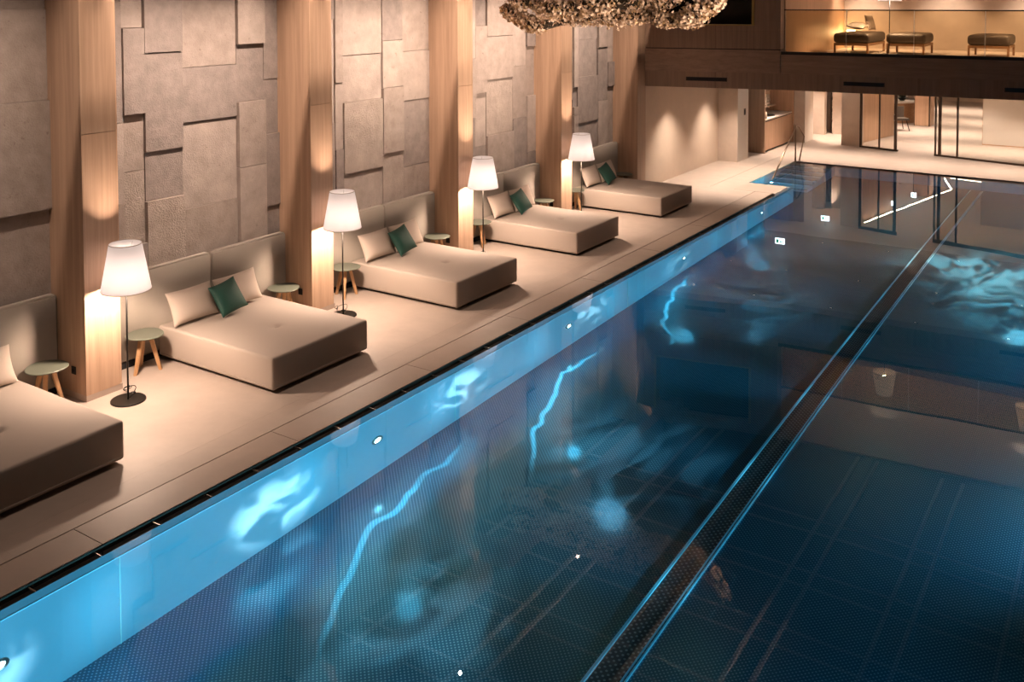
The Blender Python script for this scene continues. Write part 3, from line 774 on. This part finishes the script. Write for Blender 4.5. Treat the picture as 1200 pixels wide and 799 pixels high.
# wall pieces behind the bar
bm = NB(); bx(bm, -9.95, -8.82, 30.0, 30.9, 0, ZC); struct(obj('wall_niche', bm, M['plaster_stone']))
bm = NB(); bx(bm, -8.82, -8.815, 30.0, 30.9, 0, ZC); struct(obj('trim_5', bm, M['white']))
bm = NB(); bx(bm, -10.6, -8.80, 32.15, 32.4, 0, ZC); bx(bm, -8.64, -7.9, 32.5, 32.7, 0, ZC); bx(bm, -10.6, -8.5, 33.4, 33.5, 0, ZC); struct(obj('wall_back_left', bm, M['plaster_stone']))
bm = NB(); bx(bm, -7.72, -7.17, 30.08, 30.55, 0, ZC); struct(obj('wall_column', bm, M['plaster']))
r = empty('display_rack', (-8.78, 33.0, 0)); tag(r, 'narrow open rack of folded towels seen through the gap in the beige wall', 'rack')
bm = NB(); bx(bm, -.02, .0, -.2, .2, 0, 2.3); bx(bm, .34, .36, -.2, .2, 0, 2.3); obj('side', bm, M['oak_dark'], r)
bm = NB()
for z in (.05, .4, .8, 1.2, 1.6, 2.0, 2.28): bx(bm, 0, .34, -.2, .2, z, z+.02)
obj('shelf', bm, M['oak_dark'], r)
tf = None
for z in (.07, .42, .82, 1.22, 1.62):
    for i in range(3):
        if tf is None: tf = obj('folded_towel', slab(0, .3, -.16, .16, 0, .09, .03, (), 6, 6, .0), [M['towel']], None, True); o = tf
        else: o = tf.copy(); COL.objects.link(o)
        o.location = (-8.76, 33.0, z+.001+i*.093)
        tag(o, 'folded pale towel in a short pile on the narrow rack', 'towel', 'folded towels on the narrow rack')

# skewed glass wall with sliding doors
G0 = Vector((-7.15, 30.02)); gd = Vector((4.53, -1.10)).normalized(); gn = Vector((-gd.y, gd.x))
ga = math.atan2(gd.y, gd.x)
def gx(x): return (x-G0.x)/gd.x           # world x -> distance along the glass wall
def glasswall(name, label, a, b_, posts, extra=None):
    r = empty(name, (G0.x, G0.y, 0), ga)
    bm = NB(); bx(bm, a, b_, -.03, .03, 0.0, .05); bx(bm, a, b_, -.035, .035, ZC-.09, ZC); obj('frame', bm, M['bronze'], r)
    for p, w in posts:
        bm = NB(); bx(bm, p-w/2, p+w/2, -.03, .03, .05, ZC-.09); obj('post', bm, M['bronze'], r)
    ps = [p for p, w in posts]
    for c, d in zip([a]+ps, ps+[b_]):
        if d-c > .1:
            bm = NB(); bx(bm, c+.01, d-.01, -.006, .006, .05, ZC-.09); obj('pane', bm, M['glass'], r)
    struct(r); r['label'] = label
    return r
w1 = glasswall('window_1', 'sliding glass door leaves left of the open doorway', gx(-7.15), gx(-6.0), [(gx(-7.12), .06), (gx(-6.55), .03), (gx(-6.07), .07)])
glasswall('window_2', 'fixed glass wall right of the open doorway', gx(-4.95), gx(3.0), [(gx(-4.93), .035), (gx(-4.81), .07), (gx(-4.33), .04), (gx(-1.2), .04), (gx(.8), .04)])
bm = NB(); tube(bm, [(1.09, -.03, .91), (1.09, -.09, .91), (1.09, -.09, 1.09), (1.09, -.03, 1.09)], .01, 8); obj('door_pull', bm, M['steel'], w1, True)
# far room
bm = NB()
prism(bm, [(-7.30, 30.9), (-6.83, 33.2), (-7.0, 33.25), (-7.47, 30.9)], 0, ZC)
struct(obj('wall_lobby_left', bm, M['oak_red']))
bm = NB(); bx(bm, -4.1, 3.2, 32.5, 33.2, 0, ZC); struct(obj('wall_lobby_right', bm, M['white']))
bm = NB(); bx(bm, -4.1, -4.09, 32.495, 33.2, 0, ZC); bx(bm, -4.1, 3.2, 32.49, 32.5, 0, .03); struct(obj('baseboard_lobby', bm, M['oak_red']))
bm = NB(); bx(bm, -11.5, 3.2, 45.8, 46, 0, ZC); struct(obj('wall_far', bm, M['plaster']))
bm = NB(); bx(bm, -11.7, -11.5, 26.2, 46, 0, ZC); bx(bm, -11.7, -10.45, 25.36, 26.2, 0, ZC); struct(obj('wall_lobby_side', bm, M['plaster']))
bm = NB(); bx(bm, -6.76, -6.22, 36.2, 36.9, 0, ZC); struct(obj('wall_lobby_block', bm, M['oak_red']))
r = empty('lobby_door', (-6.74, 36.19, 0)); tag(r, 'flush warm oak door in the lobby seen through the open glass doorway', 'door')
bm = NB(); bx(bm, 0, .46, -.03, 0, .01, 2.3); obj('leaf', bm, M['oak_red'], r)
bm = NB(); bx(bm, .46, .5, -.035, 0, 0, 2.35); bx(bm, -.02, 0, -.035, 0, 0, 2.35); obj('frame', bm, M['bronze'], r)
r = empty('reception_desk', (-7.75, 37.6, 0)) if False else empty('reception_desk', (-7.9, 37.3, 0)); tag(r, 'curved pale reception desk in the lobby left of the oak door', 'desk')
bm = NB(); pts = [(1.05*math.cos(a)*1.0, -.9*math.sin(a)) for a in [PI*i/24 for i in range(25)]]
prism(bm, pts, .0, .72); obj('body', bm, M['teak'], r)
bm = NB(); prism(bm, [(p[0]*1.04, p[1]*1.04) for p in pts], .72, .78); obj('worktop', bm, M['counter'], r)
r = empty('potted_plant', (-7.35, 37.05, .781)); tag(r, 'dark leafy plant in a bowl standing on the reception desk', 'plant')
bm = NB(); lathe(bm, [(.0005, 0), (.08, 0), (.15, .1), (.14, .1), (.0005, .08)], 20); obj('pot', bm, M['black'], r, True)
bm = NB()
for i in range(60):
    a = random.uniform(0, 2*PI); e = random.uniform(.2, 1.3); L = random.uniform(.15, .36)
    p0 = Vector((0, 0, .09)); d = Vector((math.cos(a)*math.cos(e), math.sin(a)*math.cos(e), math.sin(e))); s = Vector((-math.sin(a), math.cos(a), 0))*.035
    v = [bm.verts.new(q) for q in (p0, p0+d*L*.5+s, p0+d*L, p0+d*L*.5-s)]; bm.faces.new(v)
obj('foliage', bm, M['leaf'], r)
r = empty('lobby_chair', (-6.95, 34.6, 0)); r.rotation_euler = (0, 0, .6); tag(r, 'dark angular chair in the lobby, half hidden by the door post', 'chair')
bm = NB(); bx(bm, -.25, .25, -.25, .25, .36, .43); obj('seat', bm, M['cushion'], r)
bm = NB(); bx(bm, -.25, .25, .2, .27, .43, .8); obj('backrest', bm, M['cushion'], r)
for (x, y) in ((-.22, -.22), (.22, -.22), (-.22, .22), (.22, .22)):
    bm = NB(); tube(bm, [(x*.8, y*.8, .37), (x*1.15, y*1.15, 0)], .016, 8); obj('leg', bm, M['bronze'], r)
# ceiling light strips in the lobby
for k, (a, b_) in enumerate((((-7.18, 30.75), (-5.76, 37.9)), ((-5.76, 37.9), (-6.38, 40.2)), ((-6.22, 40.3), (-4.3, 39.9)))):
    r = empty('light_strip', (a[0], a[1], ZC-.03)); d = Vector(b_)-Vector(a); r.rotation_euler = (0, 0, math.atan2(d.y, d.x))
    bm = NB(); bx(bm, .07, d.length-.07, -.06, .06, .0, .02); obj('profile', bm, M['white'], r)
    bm = NB(); bx(bm, .07, d.length-.07, -.022, .022, -.004, .0); obj('diffuser', bm, M['strip'], r)
    tag(r, 'glowing linear light in the lobby ceiling, ' + ['long run from the glass door inwards', 'short slanted run', 'far crosswise run'][k], 'strip light', 'linear lights in the lobby ceiling')
# exit signs
for k, (x, y, z, w) in enumerate(((-8.08, 29.7, 2.2, .24), (-8.36, 26.2, 2.2, .26), (-6.93, 33.1, 2.2, .26), (-6.5, 34.9, 2.2, .16))):
    r = empty('exit_sign', (x, y, z))
    bm = NB(); bx(bm, -w/2, w/2, 0, .03, -.075, .075); obj('light_box', bm, M['sign'], r)
    bm = NB(); bx(bm, -w/2, w/2, -.002, .032, .075, .09); tube(bm, [(0, .015, .09), (0, .015, ZC-z)], .008, 8); obj('bracket', bm, M['steel'], r)
    bm = NB()
    bx(bm, -w*.38, -w*.12, -.003, 0, -.05, .05); bx(bm, w*.02, w*.1, -.003, 0, -.035, .03); bx(bm, w*.1, w*.3, -.003, 0, -.012, .012); bx(bm, w*.05, w*.16, -.003, 0, .033, .052)
    obj('pictogram', bm, M['sign_green'], r)
    tag(r, 'glowing exit sign hung from the low ceiling, ' + ['over the passage beside the beige column', 'nearest the pool beside the bar niche', 'in the lobby behind the left glass leaves', 'farthest, before the oak lobby door'][k], 'exit sign', 'glowing exit signs')

# handrail beside the pool steps
r = empty('steps_handrail', (-8.0, 26.4, 0)); tag(r, 'triangular steel handrail beside the pool steps', 'handrail')
bm = NB(); tube(bm, [(.30, -2.9, -.02), (.03, -.12, .985), (.0, -.04, 1.01), (.05, .08, .97), (.16, .22, .68), (.06, .14, .01)], .02, 10); obj('rail', bm, M['rail'], r, True)
bm = NB(); tube(bm, [(0, -.03, 0), (0, -.03, 1.0)], .02, 10); obj('post', bm, M['rail'], r, True)
bm = NB(); lathe(bm, [(.0005, 0), (.045, 0), (.045, .01), (.0005, .01)], 20, c=(0, -.03)); lathe(bm, [(.0005, 0), (.045, 0), (.045, .01), (.0005, .01)], 20, c=(.06, .14)); obj('flange', bm, M['steel'], r)

# downlights in the low ceiling
dl = None
rows = [21.9, 24.4, 27.7, 31.2, 34.6, 38.2, 41.8]
for j, y in enumerate(rows):
    for x in (-9.1, -7.6, -5.8, -4.0, -2.2, -.4, 1.4):
        if 30.5 < y < 36.5 and (x < -7.5 or x > -4.3) and y < 33.4: pass
        if j >= 4 and x > -3: continue
        if dl is None:
            dl = empty('downlight', (0, 0, 0))
            bm = NB(); lathe(bm, [(.03, 0), (.05, 0), (.05, -.006), (.045, -.008), (.03, -.004), (.03, 0)], 20); obj('trim_ring', bm, M['black'], dl)
            bm = NB(); lathe(bm, [(.0005, -.001), (.029, -.001)], 20); obj('lens', bm, M['downlight'], dl)
            o = dl
        else: o = copy_tree(dl)
        o.location = (x, y, ZC)
        tag(o, 'tiny recessed downlight in the low ceiling beyond the pool', 'downlight', 'downlights in the low ceiling')
        pw = 92 if y < 30 else 105
        spot('downlight_beam', (x, y, ZC-.03), (x, y, 0), pw*1.9, (1.0, .78, .62), math.radians(95), .9, .04)
spot('rack_fill', (-8.6, 32.45, 2.3), (-8.65, 33.0, .9), 60, (1.0, .8, .64), math.radians(80), .6, .03)  # added spot to brighten the dark rack, no fixture
# gallery downlights
for x in (-6.2, -4.2, -2.2, 0):
    spot('gallery_beam', (x, 25.6, 5.35), (x, 26.1, 3.2), 110, (1.0, .74, .56), math.radians(90), .8, .05)

# ------------------------------------------------------------------ hall shell
bm = NB(); bx(bm, -10.7, 3.4, -3.4, 20.6, ZH, ZH+.2); prism(bm, [(-10.7, 20.6), (3.4, 20.6), (3.4, fy(3.2)+.3), (-6.8, fy(-6.8)+.3), (-10.0, fy(-9.95)+.3), (-10.7, 20.9)], ZH, ZH+.2)
struct(obj('ceiling_hall', bm, M['hallceil']))
bm = NB()
for i in range(9):
    x = -10.0+1.68*i-.02
    for q in (0, .39): bx(bm, x+q-.03, x+q+.03, -3.2, 21.2, ZH-.05, ZH)
for i in range(15):
    y = 18.18-1.73*i
    for q in (0, -.46): bx(bm, -10.4, 3.2, y+q-.015, y+q+.015, ZH-.03, ZH)
struct(obj('trim_ceiling_grid', bm, M['batten']))
bm = NB(); bx(bm, 3.2, 3.4, -3.4, 46, -.3, ZH); struct(obj('wall_right', bm, M['oak_dark']))
bm = NB(); bx(bm, -10.7, 3.4, -3.4, -3.2, -.3, ZH); struct(obj('wall_near', bm, M['oak_dark']))

# ------------------------------------------------------------------ chandelier: a hanging cloud of mica petals
ch = empty('chandelier', (-7.62, 13.85, 4.3))
tag(ch, 'sprawling hanging sculpture of countless small gold and cream crystal petals', 'chandelier')
paths = [
 [(-1.75, .1, .02), (-1.3, .0, -.14), (-.9, -.1, -.26), (-.35, .0, -.10), (.25, .1, -.06), (.9, .1, -.04), (1.35, 0, -.14), (1.75, .0, -.10), (2.15, .1, .15), (2.35, .2, .5)],
 [(-1.5, .4, .25), (-.8, .3, .08), (0, .3, .14), (.7, .2, .16), (1.3, .3, .25), (1.6, .3, .55)],
 [(-1.2, -.3, .18), (-.5, -.35, .05), (.2, -.3, .12), (1.0, -.2, .12)],
 [(-1.65, .1, .22), (-1.1, .5, .5), (-.3, .5, .6), (.6, .4, .6), (1.4, .3, .7)]]
rad = [.15, .17, .15, .2]
bm = NB(); pb = NB()
def pt_on(path, t):
    f = t*(len(path)-1); i = min(int(f), len(path)-2); f -= i
    return Vector(path[i]).lerp(Vector(path[i+1]), f)
rnd = random.Random(3)
for pi_, path in enumerate(paths):
    pts = [pt_on(path, i/30) for i in range(31)]
    tube(bm, pts, rad[pi_]*.55, 8)
    for _ in range([5200, 3600, 2200, 2200][pi_]):
        t = rnd.random(); c = pt_on(path, t)
        v = Vector((rnd.gauss(0, 1), rnd.gauss(0, 1), rnd.gauss(0, 1))).normalized()
        taper = .55+.45*math.sin(PI*min(1, max(0, t*1.0)))**.5
        wob = 1+.35*math.sin(17*t+pi_)+.2*math.sin(41*t)
        p = c+v*rad[pi_]*taper*wob*rnd.uniform(.75, 1.12)
        nrm_ = (v+Vector((rnd.gauss(0, .6), rnd.gauss(0, .6), rnd.gauss(0, .6)))).normalized()
        a = nrm_.orthogonal().normalized(); ang = rnd.uniform(0, 2*PI)
        a = Matrix.Rotation(ang, 3, nrm_) @ a; b2 = nrm_.cross(a)
        s = rnd.uniform(.022, .05)
        q = [p+a*s, p+b2*s*.7+nrm_*s*.25, p-a*s*.8, p-b2*s*.7+nrm_*s*.25]
        f = pb.faces.new([pb.verts.new(z) for z in q]); f.material_index = 0 if rnd.random() < .7 else 1
m1 = plain('crystal_petal', (.80, .62, .47), .4, 0); m2 = plain('gold_petal', (.50, .33, .17), .35, .2)
o = obj('petals', pb, [m1, m2], ch); o['kind'] = 'stuff'
obj('armature', bm, plain('armature', (.05, .035, .02), .6), ch)
bm = NB()
for i in range(7):
    q = pt_on(paths[1], .08+.14*i); tube(bm, [q, (q.x, q.y, 1.15)], .002, 5)
obj('suspension_wire', bm, M['steel'], ch)

# ------------------------------------------------------------------ lights
# linear wall-washer per stone bay; unseen shelf and baffles added to cut its light
bm = NB()
for k in range(-1, 6):
    y0 = 6.66+3.49*(k-1)
    bx(bm, -9.375, -9.10, y0-.02, y0+3.0, 5.10, 5.12); bx(bm, -9.80, -9.10, y0-.03, y0-.02, 4.95, ZH); bx(bm, -9.80, -9.10, y0+3.0, y0+3.01, 4.95, ZH); bx(bm, -9.12, -9.10, y0-.02, y0+3.0, 5.12, ZH)
struct(obj('trim_light_baffle', bm, M['oak_dark']))
for k in range(5):
    y = 6.66+3.49*(k-1)+1.5
    area('bay_washer', (-9.32, y, 5.35), (-10.45, y, 1.9), [22, 48, 48, 42, 34][k], (1.0, .74, .58), 2.8, .012, math.radians(80))
# hall ambient: row of added fill spots over the deck, no fixtures
for y in (4, 7.5, 11, 14.5, 18):
    spot('hall_fill', (-8.2, y, 5.35), (-8.4, y, 0), 55, (1.0, .74, .58), math.radians(125), 1, .03)
# added spots by the right wall brighten the chandelier, no fixtures
for x, y in ((2.9, 9.0), (2.9, 15.0)):
    spot('sculpture_fill', (x, y, 2.2), (-7.5, 13.9, 4.3), 2200, WARM2, math.radians(30), .6, .05)
# underwater light
def gobo(l, scale, lo, hi, seed=0, dist=1.5, aniso=(1, 1, 1)):
    l.use_nodes = True; nt = l.node_tree
    em = next(n for n in nt.nodes if n.type == 'EMISSION')
    tc = nt.nodes.new('ShaderNodeTexCoord'); mp = nt.nodes.new('ShaderNodeMapping'); mp.inputs['Location'].default_value = (seed, seed*1.7, 0); mp.inputs['Scale'].default_value = aniso
    no = nt.nodes.new('ShaderNodeTexNoise'); no.inputs['Scale'].default_value = scale; no.inputs['Detail'].default_value = 1.5; no.inputs['Distortion'].default_value = dist
    cr = nt.nodes.new('ShaderNodeMapRange'); cr.interpolation_type = 'SMOOTHSTEP'; cr.inputs['From Min'].default_value = lo; cr.inputs['From Max'].default_value = hi; cr.inputs['To Min'].default_value = .05; cr.inputs['To Max'].default_value = 1.6
    lnk(nt, tc.outputs['Normal'], mp.inputs['Vector']); lnk(nt, mp.outputs['Vector'], no.inputs['Vector']); lnk(nt, no.outputs['Fac'], cr.inputs['Value']); lnk(nt, cr.outputs['Result'], em.inputs['Strength'])
BLUE = (.13, .62, .92)
for k in range(12):
    y = -1.0+2.2*k
    spot('underwater_beam', (XR-.1, y, -.72), (XW, y, -.72), (1650 - 100*k), BLUE, math.radians(25), .7, .05)
for k in range(6):
    y = 1.0+4.6*k
    spot('underwater_wide_fill', (XR-.1, y, -.6), (XW, y+1.5, -1.1), 150, (.06, .48, .80), math.radians(130), .8, .06)  # added blue fill for the pool floor, no fixtures
point('alcove_fill', (-7.75, 23.6, -.45), 9, (.2, .75, 1), .02)  # added point lamp for cyan light in the alcove, no fixture
for k, (y, z) in enumerate(((3.3, -.8), (6.34, -.85), (9.32, -.75), (12.65, -.7), (16.0, -.8))):
    o = spot('underwater_caustic_beam', (XW+3.0, y, -.55), (XW, y, z), [480, 560, 460, 220, 140][k], (.62, .9, 1.0), math.radians(26), 1, .03)  # added mid-pool spot, its gobo imitates caustic blobs on the wall
    gobo(o.data, 6, .40, .68, 3.1*k+1, 1.2)
# added patterned spots under the surface imitate caustic lines and patches on the floor
def ridge(l, scale, width, seed, rot, strength=3.0, dist=1.0):
    l.use_nodes = True; nt = l.node_tree
    em = next(n for n in nt.nodes if n.type == 'EMISSION')
    tc = nt.nodes.new('ShaderNodeTexCoord'); mp = nt.nodes.new('ShaderNodeMapping'); mp.inputs['Location'].default_value = (seed, seed*.7, 0)
    mp.inputs['Rotation'].default_value = (0, 0, rot); mp.inputs['Scale'].default_value = (1, .35, 1)
    no = nt.nodes.new('ShaderNodeTexNoise'); no.inputs['Scale'].default_value = scale; no.inputs['Detail'].default_value = 1.2; no.inputs['Distortion'].default_value = dist
    a = nt.nodes.new('ShaderNodeMath'); a.operation = 'SUBTRACT'; a.inputs[1].default_value = .5
    b = nt.nodes.new('ShaderNodeMath'); b.operation = 'ABSOLUTE'
    cr = nt.nodes.new('ShaderNodeMapRange'); cr.interpolation_type = 'SMOOTHSTEP'; cr.inputs['From Min'].default_value = width; cr.inputs['From Max'].default_value = 0; cr.inputs['To Min'].default_value = .12; cr.inputs['To Max'].default_value = strength
    lnk(nt, tc.outputs['Normal'], mp.inputs['Vector']); lnk(nt, mp.outputs['Vector'], no.inputs['Vector']); lnk(nt, no.outputs['Fac'], a.inputs[0]); lnk(nt, a.outputs[0], b.inputs[0])
    lnk(nt, b.outputs[0], cr.inputs['Value']); lnk(nt, cr.outputs['Result'], em.inputs['Strength'])
def arc(l, a, b_, c, seed, strength):
    l.use_nodes = True; nt = l.node_tree
    em = next(n for n in nt.nodes if n.type == 'EMISSION')
    def mth(op, x, y=None, z=None):
        n = nt.nodes.new('ShaderNodeMath'); n.operation = op
        for i, v in enumerate((x, y, z)):
            if v is None: continue
            if isinstance(v, (int, float)): n.inputs[i].default_value = v
            else: lnk(nt, v, n.inputs[i])
        return n.outputs[0]
    tc = nt.nodes.new('ShaderNodeTexCoord'); sp = nt.nodes.new('ShaderNodeSeparateXYZ'); lnk(nt, tc.outputs['Normal'], sp.inputs[0])
    nz = mth('MAXIMUM', mth('ABSOLUTE', sp.outputs[2]), .05)
    u = mth('MULTIPLY', mth('DIVIDE', sp.outputs[0], nz), 1.44); v = mth('MULTIPLY', mth('DIVIDE', sp.outputs[1], nz), 1.44)
    no = nt.nodes.new('ShaderNodeTexNoise'); no.noise_dimensions = '1D'; no.inputs['Scale'].default_value = 1.3; no.inputs['Detail'].default_value = 1.6
    lnk(nt, mth('ADD', v, seed), no.inputs['W'])
    q = mth('POWER', mth('MAXIMUM', mth('SUBTRACT', c, v), 0), 2)
    u0 = mth('ADD', mth('MULTIPLY_ADD', q, b_, a), mth('MULTIPLY', mth('SUBTRACT', no.outputs['Fac'], .5), .42))
    d = mth('ABSOLUTE', mth('SUBTRACT', u, u0))
    core = nt.nodes.new('ShaderNodeMapRange'); core.interpolation_type = 'SMOOTHSTEP'
    core.inputs['From Min'].default_value = .05; core.inputs['From Max'].default_value = 0; core.inputs['To Max'].default_value = strength; lnk(nt, d, core.inputs['Value'])
    halo = nt.nodes.new('ShaderNodeMapRange'); halo.interpolation_type = 'SMOOTHSTEP'
    halo.inputs['From Min'].default_value = .45; halo.inputs['From Max'].default_value = 0; halo.inputs['To Max'].default_value = strength*.10; lnk(nt, d, halo.inputs['Value'])
    lnk(nt, mth('ADD', core.outputs[0], mth('ADD', halo.outputs[0], .02)), em.inputs['Strength'])
for k, (x, y, p) in enumerate(((-6.0, 7.2, 170), (-6.0, 10.5, 150), (-6.2, 14.6, 110), (-6.3, 18.7, 90))):
    o = spot('caustic_pattern_spot', (x, y, -.06), (x, y, -1.5), p, (.35, .85, 1), math.radians(110), .6, .004)
    arc(o.data, -.5, .10, 1.4, 3.7*k, 5)
for k, (x, y, p, c) in enumerate(((-2.3, 18.9, 330, (.9, .97, .88)), (-1.6, 17.2, 130, (.6, .88, .9)), (-5.3, 6.2, 45, (.7, .85, .95)), (-5.0, 9.6, 35, (.6, .8, .95)), (-5.3, 15.2, 35, (.6, .8, .95)))):
    o = spot('caustic_pattern_spot', (x, y, -.06), (x, y, -1.5), p, c, math.radians(115), 1, .01)
    gobo(o.data, 3, .35, .75, 1.3*k, 1.6, (1, .5, 1))

w = bpy.data.worlds.new('World'); SC.world = w; w.use_nodes = True
w.node_tree.nodes['Background'].inputs['Color'].default_value = (1, .75, .55, 1); w.node_tree.nodes['Background'].inputs['Strength'].default_value = .0

# ------------------------------------------------------------------ camera
cam = bpy.data.cameras.new('Camera'); co = bpy.data.objects.new('Camera', cam); COL.objects.link(co)
R = [[0.834568, 0.550902, -0.002046], [0.021566, -0.03638, -0.999105], [-0.550483, 0.833777, -0.042242]]
X = Vector(R[0]); Y = -Vector(R[1]); Z = -Vector(R[2])
mw = Matrix((X, Y, Z)).transposed().to_4x4(); mw.translation = (0, 0, 4.5)
co.matrix_world = mw
cam.sensor_width = 36; cam.lens = 1123/1200*36; cam.shift_y = -352.5/1200; cam.clip_start = .05; cam.clip_end = 200
SC.camera = co
SC.view_settings.view_transform = 'Standard'; SC.view_settings.look = 'None'; SC.view_settings.gamma = 1; SC.view_settings.use_curve_mapping = False
SC.view_settings.exposure = 1.0
SC.cycles.use_denoising = True
SC.cycles.max_bounces = 8; SC.cycles.diffuse_bounces = 3; SC.cycles.glossy_bounces = 4; SC.cycles.transmission_bounces = 6; SC.cycles.transparent_max_bounces = 8
SC.cycles.caustics_reflective = False; SC.cycles.caustics_refractive = False
SC.cycles.sample_clamp_indirect = 4
